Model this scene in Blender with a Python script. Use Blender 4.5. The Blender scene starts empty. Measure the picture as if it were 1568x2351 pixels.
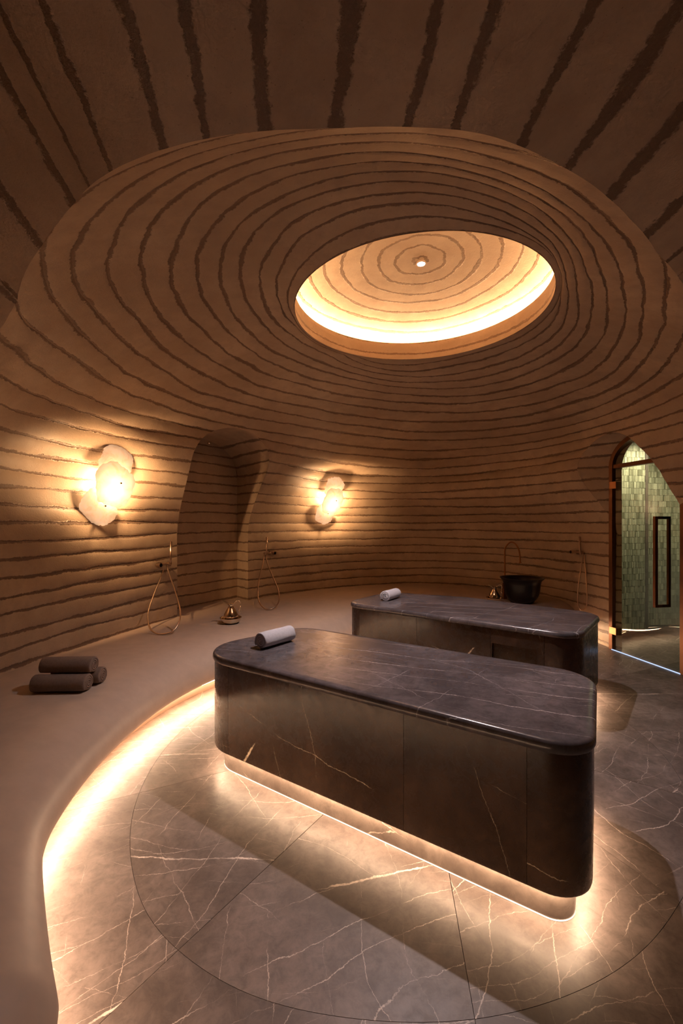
import bpy, math, random
import numpy as np
from mathutils import Vector, Matrix, noise
random.seed(7)
PI = math.pi
COL = bpy.context.scene.collection
SC = bpy.context.scene

# ------------------------------------------------------------------ camera
cam_d = bpy.data.cameras.new('camera'); cam = bpy.data.objects.new('camera', cam_d)
COL.objects.link(cam); SC.camera = cam
cam.location = (0, 0, 1.6); cam.rotation_euler = (PI/2, 0, 0)
cam_d.sensor_fit = 'AUTO'; cam_d.sensor_width = 36.0
cam_d.lens = 36.0*1000/2351
cam_d.shift_y = 24.5/2351
cam_d.clip_start = 0.02; cam_d.clip_end = 60

# ------------------------------------------------------------------ world and exposure
w = bpy.data.worlds.new('world'); SC.world = w; w.use_nodes = True
w.node_tree.nodes['Background'].inputs[0].default_value = (1, .62, .35, 1)
w.node_tree.nodes['Background'].inputs[1].default_value = 0.0
SC.view_settings.view_transform = 'Standard'; SC.view_settings.look = 'None'
SC.view_settings.gamma = 1.0; SC.view_settings.use_curve_mapping = False
SC.view_settings.exposure = 0.1
SC.cycles.use_adaptive_sampling = True; SC.cycles.adaptive_threshold = .07; SC.cycles.adaptive_min_samples = 20
SC.cycles.volume_bounces = 0; SC.cycles.max_bounces = 7; SC.cycles.diffuse_bounces = 4; SC.cycles.glossy_bounces = 3
SC.cycles.transparent_max_bounces = 8; SC.cycles.sample_clamp_indirect = 4.0
SC.cycles.caustics_reflective = False; SC.cycles.caustics_refractive = False

# ------------------------------------------------------------------ lamps (strengths all here)
WARM = (1.0, .57, .27)
LED = (1.0, .66, .41)
COOL = (1.0, .85, .85)
P_SPOT, P_COVE, P_BENCH, P_TABLE, P_SCONCE, P_STEAM = 300, 84, 80, 84, 44, 110

def lamp(name, kind, loc, power, color, radius=.02, rot=None, spot=None, blend=.5):
    d = bpy.data.lights.new(name, kind); d.energy = power; d.color = color
    if kind != 'AREA': d.shadow_soft_size = radius
    if kind == 'SPOT': d.spot_size = spot; d.spot_blend = blend
    o = bpy.data.objects.new(name, d); COL.objects.link(o); o.location = loc
    if rot: o.rotation_euler = rot
    return o
lamp('ceiling_spot_light', 'SPOT', (.635, 3.47, 3.655), P_SPOT, COOL, .022, (0, 0, 0), math.radians(104), .85)
lamp('steam_room_light', 'SPOT', (4.02, 5.35, 2.85), P_STEAM, (1, .92, .70), .05, (math.radians(24), 0, math.radians(-5)), math.radians(100), .9)
lamp('niche_spot_light', 'SPOT', (-1.55, 5.7, 2.66), .5, WARM, .02, (0, 0, 0), math.radians(80), .8)

# ------------------------------------------------------------------ materials
def new_mat(name):
    m = bpy.data.materials.new(name); m.use_nodes = True
    nt = m.node_tree; b = nt.nodes['Principled BSDF']
    return m, nt, b
def N(nt, t, **kw):
    n = nt.nodes.new(t)
    for k, v in kw.items():
        if k.startswith('i_'):
            n.inputs[int(k[2:]) if k[2:].isdigit() else k[2:]].default_value = v
        else: setattr(n, k, v)
    return n
def L(nt, a, b): nt.links.new(a, b)
def mathn(nt, op, a, b=None, clamp=False):
    n = nt.nodes.new('ShaderNodeMath'); n.operation = op; n.use_clamp = clamp
    for i, v in enumerate((a, b)):
        if v is None: continue
        if isinstance(v, (int, float)): n.inputs[i].default_value = v
        else: nt.links.new(v, n.inputs[i])
    return n.outputs[0]
def mapr(nt, v, a, b, c=0., d=1., smooth=True):
    n = nt.nodes.new('ShaderNodeMapRange'); n.interpolation_type = 'SMOOTHSTEP' if smooth else 'LINEAR'
    nt.links.new(v, n.inputs[0])
    for i, x in zip((1, 2, 3, 4), (a, b, c, d)): n.inputs[i].default_value = x
    return n.outputs[0]
def mixc(nt, f, a, b, mode='MIX'):
    n = nt.nodes.new('ShaderNodeMix'); n.data_type = 'RGBA'; n.blend_type = mode
    if isinstance(f, (int, float)): n.inputs[0].default_value = f
    else: nt.links.new(f, n.inputs[0])
    for i, v in ((6, a), (7, b)):
        if isinstance(v, tuple): n.inputs[i].default_value = (*v[:3], 1)
        else: nt.links.new(v, n.inputs[i])
    return n.outputs[2]
def noise_t(nt, vec, scale, detail=4, rough=.6, dist=0.):
    n = nt.nodes.new('ShaderNodeTexNoise'); n.inputs['Scale'].default_value = scale
    n.inputs['Detail'].default_value = detail; n.inputs['Roughness'].default_value = rough
    n.inputs['Distortion'].default_value = dist
    if vec is not None: nt.links.new(vec, n.inputs['Vector'])
    return n

def earth_material():
    m, nt, b = new_mat('rammed_earth_plaster')
    pos = N(nt, 'ShaderNodeNewGeometry').outputs['Position']
    at = N(nt, 'ShaderNodeAttribute', attribute_name='layer').outputs['Fac']
    n1 = noise_t(nt, pos, 16, 4, .75)
    n2 = noise_t(nt, pos, 55, 3, .7)
    j = mathn(nt, 'MULTIPLY', mathn(nt, 'SUBTRACT', n1.outputs['Fac'], .5), .22)
    j2 = mathn(nt, 'MULTIPLY', mathn(nt, 'SUBTRACT', n2.outputs['Fac'], .5), .12)
    j3 = mathn(nt, 'MULTIPLY', mathn(nt, 'SUBTRACT', noise_t(nt, pos, 5, 2, .5).outputs['Fac'], .5), .10)
    k = mathn(nt, 'ADD', mathn(nt, 'ADD', mathn(nt, 'ADD', at, j), j2), j3)
    f = mathn(nt, 'FRACT', mathn(nt, 'ADD', k, .5))
    d = mathn(nt, 'ABSOLUTE', mathn(nt, 'SUBTRACT', f, .5))      # 0 on the joint
    nw = noise_t(nt, pos, 2.2, 3, .6).outputs['Fac']
    wid = mapr(nt, nw, .3, .7, .07, .145)
    line = mathn(nt, 'SUBTRACT', 1.0, mathn(nt, 'SMOOTH_MIN', mathn(nt, 'DIVIDE', d, wid), 1.0, True))
    line = mapr(nt, line, .05, .42, 0, 1)
    sp = noise_t(nt, pos, 42, 3, .8).outputs['Fac']
    line = mathn(nt, 'MULTIPLY', line, mapr(nt, sp, .25, .62, .60, 1.0))
    big = noise_t(nt, pos, 1.3, 3, .65).outputs['Fac']
    mid = noise_t(nt, pos, 7, 4, .7).outputs['Fac']
    c = mixc(nt, mapr(nt, big, .3, .7), (.52, .395, .275), (.68, .535, .38))
    c = mixc(nt, mapr(nt, mid, .35, .75, 0, .55), c, (.47, .34, .245))
    pores = mapr(nt, noise_t(nt, pos, 120, 2, .5).outputs['Fac'], .70, .76, 0, .5)
    c = mixc(nt, pores, c, (.13, .075, .04))
    dk = mixc(nt, mapr(nt, sp, .35, .65), (.13, .078, .046), (.26, .17, .115))
    c = mixc(nt, line, c, dk)
    L(nt, c, b.inputs['Base Color'])
    L(nt, mapr(nt, mid, .3, .8, .42, .62), b.inputs['Roughness'])
    b.inputs['Specular IOR Level'].default_value = .35
    h = mathn(nt, 'SUBTRACT', mathn(nt, 'MULTIPLY', mid, .25), mathn(nt, 'MULTIPLY', line, .45))
    h = mathn(nt, 'ADD', h, mathn(nt, 'MULTIPLY', noise_t(nt, pos, 90, 2, .7).outputs['Fac'], .22))
    bp = N(nt, 'ShaderNodeBump'); bp.inputs['Strength'].default_value = .55; bp.inputs['Distance'].default_value = .012
    L(nt, h, bp.inputs['Height']); L(nt, bp.outputs[0], b.inputs['Normal'])
    return m

def marble_material(name, base_a, base_b, vein, rough=(.22, .34), dirs=(), spin=.9, pits=False, cloud=2.0):
    """dirs: (normal direction, spacing scale, width, mask scale, mask low, mask high, strength)"""
    m, nt, b = new_mat(name)
    tc = N(nt, 'ShaderNodeTexCoord').outputs['Object']
    rnd = N(nt, 'ShaderNodeObjectInfo').outputs['Random']
    vr = N(nt, 'ShaderNodeVectorRotate', rotation_type='Z_AXIS')
    L(nt, tc, vr.inputs['Vector'])
    L(nt, mathn(nt, 'MULTIPLY', mathn(nt, 'SUBTRACT', rnd, .5), spin), vr.inputs['Angle'])
    off = N(nt, 'ShaderNodeVectorMath', operation='ADD'); L(nt, vr.outputs[0], off.inputs[0])
    cmb = N(nt, 'ShaderNodeCombineXYZ')
    for i, q in enumerate((31.7, 17.3, 9.1)): L(nt, mathn(nt, 'MULTIPLY', rnd, q), cmb.inputs[i])
    L(nt, cmb.outputs[0], off.inputs[1]); vec = off.outputs[0]
    big = mathn(nt, 'SUBTRACT', noise_t(nt, vec, .9, 2, .5).outputs['Fac'], .5)
    fin = mathn(nt, 'SUBTRACT', noise_t(nt, vec, 9, 7, .72).outputs['Fac'], .5)
    v = None
    for q, (dr, sc, wd, ms, lo, hi, amt) in enumerate(dirs):
        dt = N(nt, 'ShaderNodeVectorMath', operation='DOT_PRODUCT'); L(nt, vec, dt.inputs[0]); dt.inputs[1].default_value = Vector(dr).normalized()
        u = mathn(nt, 'ADD', dt.outputs['Value'], mathn(nt, 'MULTIPLY', big, .22+.07*q))
        u = mathn(nt, 'ADD', u, mathn(nt, 'MULTIPLY', fin, .045))
        vo = N(nt, 'ShaderNodeTexVoronoi', feature='DISTANCE_TO_EDGE'); vo.voronoi_dimensions = '1D'; vo.inputs['Scale'].default_value = sc
        L(nt, mathn(nt, 'ADD', u, 3.7*q), vo.inputs['W'])
        mk = noise_t(nt, vec, ms+.13*q, 4, .65).outputs['Fac']
        wm = mapr(nt, mk, lo, hi, wd*sc*.25, wd*sc)
        ln = mathn(nt, 'SUBTRACT', 1.0, mathn(nt, 'DIVIDE', vo.outputs['Distance'], wm), True)
        ln = mathn(nt, 'MULTIPLY', mapr(nt, ln, 0, .6), mathn(nt, 'MULTIPLY', mapr(nt, mk, lo, hi), amt))
        v = ln if v is None else mathn(nt, 'MAXIMUM', v, ln)
    br = noise_t(nt, vec, 26, 5, .8).outputs['Fac']
    v = mathn(nt, 'MULTIPLY', v, mapr(nt, br, .32, .56, .35, 1.0), True)
    wv = vec
    cl = noise_t(nt, wv, cloud, 8, .68, .3).outputs['Fac']
    fi = noise_t(nt, wv, 17, 7, .75, .5).outputs['Fac']
    c = mixc(nt, mapr(nt, cl, .32, .68), base_a, base_b)
    c = mixc(nt, mapr(nt, fi, .35, .75, 0, .6), c, tuple(x*.55 for x in base_a))
    if pits:
        pv = noise_t(nt, wv, 9, 8, .8, 1.5).outputs['Fac']
        pl = mapr(nt, mathn(nt, 'ABSOLUTE', mathn(nt, 'SUBTRACT', pv, .52)), .0, .012, .5, 0)
        c = mixc(nt, mathn(nt, 'MULTIPLY', pl, mapr(nt, cl, .5, .62)), c, (.02, .012, .008))
    c = mixc(nt, v, c, vein)
    L(nt, c, b.inputs['Base Color'])
    L(nt, mapr(nt, fi, .3, .75, rough[0], rough[1]), b.inputs['Roughness'])
    bp = N(nt, 'ShaderNodeBump'); bp.inputs['Strength'].default_value = .12; bp.inputs['Distance'].default_value = .002
    L(nt, fi, bp.inputs['Height']); L(nt, bp.outputs[0], b.inputs['Normal'])
    return m
def dd(a, z=0): return (-math.sin(math.radians(a)), math.cos(math.radians(a)), z)

def simple(name, col, rough=.5, metal=0., spec=.5, bump=None, var=.15):
    m, nt, b = new_mat(name)
    pos = N(nt, 'ShaderNodeTexCoord').outputs['Object']
    n = noise_t(nt, pos, 6 if not bump else bump[0]*.3, 4, .6).outputs['Fac']
    c = mixc(nt, mapr(nt, n, .3, .7), tuple(x*(1-var) for x in col), tuple(min(1, x*(1+var)) for x in col))
    L(nt, c, b.inputs['Base Color'])
    b.inputs['Roughness'].default_value = rough; b.inputs['Metallic'].default_value = metal
    b.inputs['Specular IOR Level'].default_value = spec
    if bump:
        bp = N(nt, 'ShaderNodeBump'); bp.inputs['Strength'].default_value = bump[1]; bp.inputs['Distance'].default_value = bump[2]
        L(nt, noise_t(nt, pos, bump[0], 5, .7).outputs['Fac'], bp.inputs['Height']); L(nt, bp.outputs[0], b.inputs['Normal'])
    return m
def emit(name, col, s):
    m = bpy.data.materials.new(name); m.use_nodes = True; nt = m.node_tree
    for n in list(nt.nodes): nt.nodes.remove(n)
    e = N(nt, 'ShaderNodeEmission'); e.inputs[0].default_value = (*col, 1); e.inputs[1].default_value = s
    o = N(nt, 'ShaderNodeOutputMaterial'); L(nt, e.outputs[0], o.inputs[0]); return m

M = {}
M['earth'] = earth_material()
M['floor'] = marble_material('grey_marble_floor', (.105, .080, .072), (.235, .188, .172), (.85, .72, .64), (.36, .50),
    ((dd(19), 1.5, .0075, 1.1, .49, .64, .95), (dd(62), 3.4, .0026, .9, .47, .62, .6), (dd(-32), 2.8, .0024, .9, .48, .64, .6), (dd(28), 6.5, .0022, 1.3, .42, .60, .6), (dd(95), 5.5, .0020, 1.2, .46, .62, .6), (dd(8), 11, .0016, 1.4, .44, .62, .45)), .9)
M['slab'] = marble_material('grey_marble_top', (.072, .062, .066), (.160, .139, .146), (.62, .57, .56), (.17, .27),
    ((dd(-19), 4.2, .0030, .7, .38, .58, .9), (dd(-12), 2.6, .0022, .8, .42, .60, .6), (dd(48), 2.5, .0024, 1.2, .46, .62, .45), (dd(-60), 2.8, .0020, 1.2, .48, .62, .4), (dd(-26), 9, .0014, 1.2, .44, .62, .35)), .12)
M['panel'] = marble_material('brown_marble_panel', (.034, .018, .011), (.090, .052, .034), (.85, .68, .50), (.22, .34),
    (((.9, -.4, -.72), 1.1, .008, 1.7, .50, .60, 1.0), ((.35, .2, .9), 1.9, .0024, 1.8, .50, .62, .5), ((.9, -.3, .2), 2.3, .0018, 1.5, .50, .62, .4)), .5, True)
M['panel'].node_tree.nodes['Principled BSDF'].inputs['Specular IOR Level'].default_value = .32
M['plinth'] = marble_material('grey_marble_plinth', (.13, .10, .085), (.25, .20, .17), (.85, .72, .60), (.25, .38),
    (((.5, .3, -.8), 2.3, .006, 2.2, .50, .60, 1.0), ((.35, .2, .9), 2.9, .0024, 1.8, .50, .62, .6)), .5, True)
M['joint'] = simple('joint_filler', (.13, .10, .08), .8)
M['bench'] = simple('polished_bench_plaster', (.53, .41, .32), .46, spec=.4, bump=(30, .10, .003), var=.05)
M['towel'] = simple('grey_terry_cloth', (.72, .70, .74), .95, spec=.1, bump=(260, 1.0, .006), var=.06)
M['towel_brown'] = simple('brown_terry_cloth', (.33, .24, .19), .95, spec=.1, bump=(260, 1.0, .006), var=.08)
M['brass'] = simple('polished_brass', (.80, .64, .46), .14, 1.0, var=.04)
M['nickel'] = simple('brushed_nickel', (.62, .46, .34), .28, 1.0, var=.05)
M['copper'] = simple('aged_copper', (.48, .22, .10), .38, 1.0, var=.1)
M['bronze'] = simple('bronze_door_frame', (.20, .085, .04), .42, .7, var=.1)
M['black'] = simple('blackened_metal', (.009, .007, .007), .34, .3, var=.2)
M['dark'] = simple('bounce_damping_dark', (.03, .022, .016), .9)
M['tile_wall'] = None
M['led'] = emit('warm_led_strip', LED, P_BENCH)
M['led_table'] = emit('warm_led_strip_table', LED, P_TABLE)
M['led_foot'] = emit('warm_foot_strip', LED, P_TABLE*.045)
M['led_steam'] = emit('warm_steam_room_strip', LED, 7)
M['cove'] = emit('warm_cove_strip', (1.0, .60, .31), P_COVE)
M['trim'] = simple('cream_painted_metal', (.62, .46, .33), .5)
M['lens'] = emit('white_spot_lens', (.80, .90, 1.0), 60)
M['threshold'] = emit('cool_threshold_strip', (.55, .68, 1.0), 1.1)

def glass_material():
    m = bpy.data.materials.new('clear_door_glass'); m.use_nodes = True; nt = m.node_tree
    for n in list(nt.nodes): nt.nodes.remove(n)
    t = N(nt, 'ShaderNodeBsdfTransparent'); t.inputs[0].default_value = (.86, .87, .80, 1)
    g = N(nt, 'ShaderNodeBsdfGlossy'); g.inputs['Roughness'].default_value = .02
    fr = N(nt, 'ShaderNodeFresnel'); fr.inputs[0].default_value = 1.45
    bf = N(nt, 'ShaderNodeNewGeometry').outputs['Backfacing']
    mx = N(nt, 'ShaderNodeMixShader'); L(nt, mathn(nt, 'MULTIPLY', fr.outputs[0], mathn(nt, 'SUBTRACT', 1.0, bf)), mx.inputs[0]); L(nt, t.outputs[0], mx.inputs[1]); L(nt, g.outputs[0], mx.inputs[2])
    o = N(nt, 'ShaderNodeOutputMaterial'); L(nt, mx.outputs[0], o.inputs[0]); return m
M['glass'] = glass_material()

def alabaster_material():
    m = bpy.data.materials.new('alabaster_painted_glow'); m.use_nodes = True; nt = m.node_tree
    for n in list(nt.nodes): nt.nodes.remove(n)
    pos = N(nt, 'ShaderNodeTexCoord').outputs['Object']
    cl = noise_t(nt, pos, 9, 6, .7, .8).outputs['Fac']
    c = mixc(nt, mapr(nt, cl, .35, .7), (.93, .84, .74), (.80, .66, .52))
    d = N(nt, 'ShaderNodeBsdfDiffuse'); L(nt, c, d.inputs[0])
    t = N(nt, 'ShaderNodeBsdfTranslucent'); L(nt, c, t.inputs[0])
    g = N(nt, 'ShaderNodeBsdfGlossy'); g.inputs['Roughness'].default_value = .35
    mx = N(nt, 'ShaderNodeMixShader'); mx.inputs[0].default_value = .62; L(nt, d.outputs[0], mx.inputs[1]); L(nt, t.outputs[0], mx.inputs[2])
    m2 = N(nt, 'ShaderNodeMixShader'); m2.inputs[0].default_value = .05; L(nt, mx.outputs[0], m2.inputs[1]); L(nt, g.outputs[0], m2.inputs[2])
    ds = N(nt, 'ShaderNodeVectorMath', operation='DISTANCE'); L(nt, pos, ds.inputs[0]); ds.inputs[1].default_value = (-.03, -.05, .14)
    em = N(nt, 'ShaderNodeEmission'); L(nt, mixc(nt, .75, c, (1.0, .66, .38), 'MULTIPLY'), em.inputs[0])  # bulb glow through the stone is painted in as emission, fading outward
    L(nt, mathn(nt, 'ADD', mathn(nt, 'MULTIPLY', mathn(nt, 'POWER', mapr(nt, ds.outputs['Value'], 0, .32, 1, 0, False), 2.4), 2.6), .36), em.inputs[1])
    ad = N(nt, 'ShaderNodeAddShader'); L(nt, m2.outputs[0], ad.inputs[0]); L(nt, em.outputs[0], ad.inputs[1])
    o = N(nt, 'ShaderNodeOutputMaterial'); L(nt, ad.outputs[0], o.inputs[0]); return m
M['alabaster'] = alabaster_material()

def tile_material():
    m, nt, b = new_mat('green_glazed_tile')
    a = N(nt, 'ShaderNodeAttribute', attribute_name='tint').outputs['Fac']
    pos = N(nt, 'ShaderNodeNewGeometry').outputs['Position']
    n = noise_t(nt, pos, 60, 4, .7).outputs['Fac']
    c = mixc(nt, a, (.20, .20, .13), (.60, .58, .42))
    c = mixc(nt, mapr(nt, n, .4, .75, 0, .5), c, (.22, .20, .14))
    L(nt, c, b.inputs['Base Color']); b.inputs['Roughness'].default_value = .18
    return m
M['tile'] = tile_material()

# ------------------------------------------------------------------ object helpers
def link(name, me, mat=None, parent=None, smooth=True, loc=None):
    o = bpy.data.objects.new(name, me); COL.objects.link(o)
    if mat is not None and not me.materials: me.materials.append(mat)
    if smooth and len(me.polygons): me.polygons.foreach_set('use_smooth', [True]*len(me.polygons))
    if parent is not None: o.parent = parent
    if loc is not None: o.location = loc
    return o
def mesh(name, vs, fs, mat=None, parent=None, smooth=True, loc=None, auto=None):
    me = bpy.data.meshes.new(name); me.from_pydata([tuple(v) for v in vs], [], [tuple(f) for f in fs]); me.update()
    o = link(name, me, mat, parent, smooth, loc)
    if auto is not None: me.set_sharp_from_angle(angle=math.radians(auto))
    return o
def empty(name, loc=(0, 0, 0), rz=0., parent=None):
    o = bpy.data.objects.new(name, None); COL.objects.link(o); o.location = loc; o.rotation_euler = (0, 0, rz)
    o.empty_display_size = .1
    if parent is not None: o.parent = parent
    return o
def tag(o, label=None, cat=None, group=None, kind=None):
    for k, v in (('label', label), ('category', cat), ('group', group), ('kind', kind)):
        if v: o[k] = v
    return o
def box_vf(c, s, R=None, bev=0.0):
    vs = []
    for x in (-.5, .5):
        for y in (-.5, .5):
            for zz in (-.5, .5):
                v = Vector((x*s[0], y*s[1], zz*s[2]))
                if R is not None: v = R @ v
                vs.append(Vector(c)+v)
    fs = [(0, 1, 3, 2), (4, 6, 7, 5), (0, 4, 5, 1), (2, 3, 7, 6), (0, 2, 6, 4), (1, 5, 7, 3)]
    return vs, fs
def join(parts):
    V, F = [], []
    for vs, fs in parts:
        n = len(V); V += list(vs); F += [tuple(i+n for i in f) for f in fs]
    return V, F
def bevel(o, wdt, seg=2):
    md = o.modifiers.new('bevel', 'BEVEL'); md.width = wdt; md.segments = seg; md.limit_method = 'ANGLE'; return o
def catmull(pts, n=8, closed=False):
    P = [Vector(p) for p in pts]; out = []; m = len(P)
    rng = range(m) if closed else range(m-1)
    for i in rng:
        if closed: a, b, c, d = P[(i-1) % m], P[i], P[(i+1) % m], P[(i+2) % m]
        else: a, b, c, d = P[max(i-1, 0)], P[i], P[i+1], P[min(i+2, m-1)]
        for j in range(n):
            t = j/n
            out.append(.5*((2*b)+(c-a)*t+(2*a-5*b+4*c-d)*t*t+(3*b-a-3*c+d)*t**3))
    if not closed: out.append(P[-1])
    return out
def tube_vf(pts, r, seg=8, cap=True):
    P = [Vector(p) for p in pts]; V = []; F = []; n = len(P)
    rr = r if hasattr(r, '__len__') else [r]*n
    T = [(P[min(i+1, n-1)]-P[max(i-1, 0)]).normalized() for i in range(n)]
    ref = Vector((0, 0, 1)) if abs(T[0].z) < .9 else Vector((1, 0, 0))
    u = T[0].cross(ref).normalized()
    for i in range(n):
        u = (u - T[i]*u.dot(T[i])).normalized(); v = T[i].cross(u)
        for j in range(seg):
            a = 2*PI*j/seg; V.append(P[i]+(u*math.cos(a)+v*math.sin(a))*rr[i])
    for i in range(n-1):
        for j in range(seg):
            a = i*seg+j; b = i*seg+(j+1) % seg; F.append((a, b, b+seg, a+seg))
    if cap: F.append(tuple(range(seg))[::-1]); F.append(tuple(range((n-1)*seg, n*seg)))
    return V, F
def lathe_vf(prof, seg=40, c=(0, 0, 0)):
    V = []; F = []
    for r, zz in prof:
        for j in range(seg):
            a = 2*PI*j/seg; V.append(Vector((c[0]+r*math.cos(a), c[1]+r*math.sin(a), c[2]+zz)))
    for i in range(len(prof)-1):
        for j in range(seg):
            a = i*seg+j; b = i*seg+(j+1) % seg; F.append((a, b, b+seg, a+seg))
    return V, F

# ------------------------------------------------------------------ shape of the domed room
CX, CY = .61, 3.45
ZK = [.47+.141*k for k in range(15)]+[2.575, 2.695, 2.80, 2.89, 2.965, 3.035, 3.09, 3.135, 3.17, 3.20, 3.222, 3.238, 3.25, 3.257, 3.26]
CO = np.array([[3.552, 0.232, 0.472, -0.246, 0.106, -0.067, -0.324, 0.098, -0.151, 0.082, -0.096], [3.554, 0.231, 0.468, -0.251, 0.108, -0.072, -0.32, 0.093, -0.148, 0.078, -0.094], [3.555, 0.228, 0.464, -0.257, 0.108, -0.076, -0.318, 0.091, -0.145, 0.078, -0.092], [3.556, 0.224, 0.459, -0.262, 0.107, -0.079, -0.318, 0.091, -0.142, 0.081, -0.091], [3.559, 0.223, 0.456, -0.267, 0.109, -0.083, -0.314, 0.089, -0.137, 0.082, -0.089], [3.56, 0.22, 0.452, -0.273, 0.109, -0.088, -0.31, 0.087, -0.131, 0.084, -0.088], [3.56, 0.216, 0.451, -0.281, 0.11, -0.093, -0.305, 0.087, -0.125, 0.088, -0.085], [3.557, 0.209, 0.452, -0.29, 0.112, -0.103, -0.298, 0.084, -0.117, 0.088, -0.08], [3.539, 0.195, 0.448, -0.296, 0.111, -0.113, -0.291, 0.088, -0.108, 0.083, -0.068], [3.489, 0.165, 0.427, -0.291, 0.1, -0.122, -0.284, 0.103, -0.095, 0.067, -0.044], [3.427, 0.134, 0.408, -0.28, 0.097, -0.134, -0.271, 0.119, -0.08, 0.045, -0.019], [3.355, 0.107, 0.401, -0.27, 0.104, -0.148, -0.257, 0.135, -0.067, 0.026, 0.005], [3.276, 0.09, 0.414, -0.268, 0.128, -0.164, -0.246, 0.149, -0.059, 0.019, 0.027], [3.195, 0.084, 0.454, -0.281, 0.169, -0.182, -0.24, 0.159, -0.064, 0.034, 0.044], [3.114, 0.074, 0.512, -0.29, 0.219, -0.205, -0.225, 0.157, -0.077, 0.058, 0.049], [3.013, 0.054, 0.56, -0.27, 0.256, -0.211, -0.174, 0.123, -0.082, 0.074, 0.039], [2.877, 0.029, 0.582, -0.228, 0.277, -0.195, -0.098, 0.063, -0.073, 0.075, 0.018], [2.708, 0.016, 0.584, -0.193, 0.301, -0.171, -0.035, 0.006, -0.058, 0.07, -0.003], [2.522, 0.005, 0.56, -0.157, 0.324, -0.15, 0.007, -0.032, -0.04, 0.051, -0.014], [2.333, -0.011, 0.515, -0.127, 0.333, -0.124, 0.026, -0.051, -0.023, 0.024, -0.013], [2.141, -0.016, 0.447, -0.102, 0.327, -0.092, 0.029, -0.053, -0.017, 0.008, -0.013], [1.959, -0.009, 0.364, -0.08, 0.312, -0.065, 0.034, -0.049, -0.011, 0.001, -0.011], [1.785, -0.007, 0.281, -0.068, 0.289, -0.048, 0.035, -0.043, -0.01, -0.002, -0.008], [1.631, -0.004, 0.212, -0.069, 0.263, -0.039, 0.029, -0.033, -0.014, 0.002, -0.004], [1.49, -0.001, 0.153, -0.074, 0.234, -0.031, 0.019, -0.022, -0.015, 0.005, 0.001], [1.362, 0.004, 0.106, -0.081, 0.202, -0.018, 0.007, -0.01, -0.01, 0.002, 0.009], [1.245, 0.011, 0.064, -0.084, 0.166, -0.005, -0.007, 0.004, -0.003, -0.004, 0.016], [1.134, 0.022, 0.023, -0.076, 0.127, 0.005, -0.022, 0.017, 0.002, -0.01, 0.02], [1.028, 0.034, -0.018, -0.059, 0.087, 0.01, -0.04, 0.031, 0.008, -0.017, 0.02], [0.926, 0.045, -0.061, -0.035, 0.047, 0.012, -0.062, 0.047, 0.018, -0.022, 0.016]])
CO[29] = [.975]+[0]*10
CO[28] = (CO[28]+np.array([1.075]+[0]*10)+CO[28])/3
KS = np.arange(30)
ZF = lambda k: np.where(np.asarray(k) < 0, .47+.141*np.asarray(k), np.interp(k, KS, ZK))
def RAD(t, k):
    t = np.asarray(t, float); k = np.asarray(k, float)
    b = [np.ones_like(t)]+[f(h*t) for h in (1, 2, 3, 4, 5) for f in (np.cos, np.sin)]
    r = sum(b[j]*np.interp(k, KS, CO[:, j]) for j in range(11))
    return np.maximum(r, .975+.02*(29-np.clip(k, 0, 29)))
def KOFZ(zz): return float(np.interp(zz, [-.5]+ZK, [(-.5-.47)/.141]+list(range(30))))
def wob(t, k):
    x = math.cos(t); y = math.sin(t)
    return .20*noise.noise(Vector((x*3.2, y*3.2, k*.9))) + .07*noise.noise(Vector((x*14, y*14, k*2.3+9)))
def relief(kk, q=0.):
    f = kk-np.floor(kk); d = np.minimum(f, 1-f)
    return .003*np.clip(d/.14, 0, 1) + .003*np.sin(np.clip(f, 0, 1)*PI)      # grows toward the room
# opening towards the camera: lowest layer value by direction
KE_T = [-169.5, -169, -168, -166, -163, -159, -155.5, -144.5, -139.5, -135, -129.5, -125.5, -122, -119, -115.5, -112.5, -110, -107, -103.5, -100, -96, -92.5, -88.5, -84.5, -78.5, -69, -60.5, -46.5, -31, -29, -28, -27, -26.9, -26.5]
KE_K = [-3.4, -3.3, 12, 14, 15.3, 16.4, 17.05, 17.95, 18.1, 18.05, 17.72, 17.55, 17.5, 17.58, 17.85, 18.35, 18.8, 19.05, 19.15, 19.25, 19.3, 19.45, 19.7, 19.9, 20.1, 20.3, 20.35, 20.15, 19.3, 18, 15, 12, -3.3, -3.4]
ST_T = [-155, -144.5, -135, -131, -127, -121, -117.5, -113.5, -108, -101, -96.5, -88, -79.5, -69, -53, -42, -36]
ST_K = list(range(17, 34))
def KE(tdeg): return float(np.interp(tdeg, KE_T, KE_K)) if -169.5 < tdeg < -26.5 else -3.4

# prisms cut through the wall
class Prism:
    """skewed arch-section prism: u runs along the opening's foot line, w along its depth"""
    def __init__(s, a, b, d, zs, rise, name):
        s.a = Vector(a); s.b = Vector(b); s.o = (s.a+s.b)/2
        s.d = Vector(d).normalized(); s.s = (s.b-s.a).normalized()
        s.hw = (s.b-s.a).length/2; s.zs = zs; s.rise = rise
        s.det = s.s.x*s.d.y-s.s.y*s.d.x
    def g(s, x, y, zz):
        dx = x-s.o.x; dy = y-s.o.y
        u = (dx*s.d.y-dy*s.d.x)/s.det; wv = (s.s.x*dy-s.s.y*dx)/s.det
        low = np.abs(u)-s.hw
        up = (np.sqrt((u/s.hw)**2+((zz-s.zs)/s.rise)**2)-1)*min(s.hw, s.rise)
        r = np.where(zz > s.zs, up, low)
        return np.where(wv < -1.9, 1.0, r)
NICHE = Prism((-1.37, 6.42), (-2.05, 5.37), (-.67, .74), 2.30, .47, 'niche')
DOOR = Prism((3.40, 5.54), (3.60, 4.58), (.78, -.63), 2.28, .40, 'door')
PR = [NICHE, DOOR]

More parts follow.
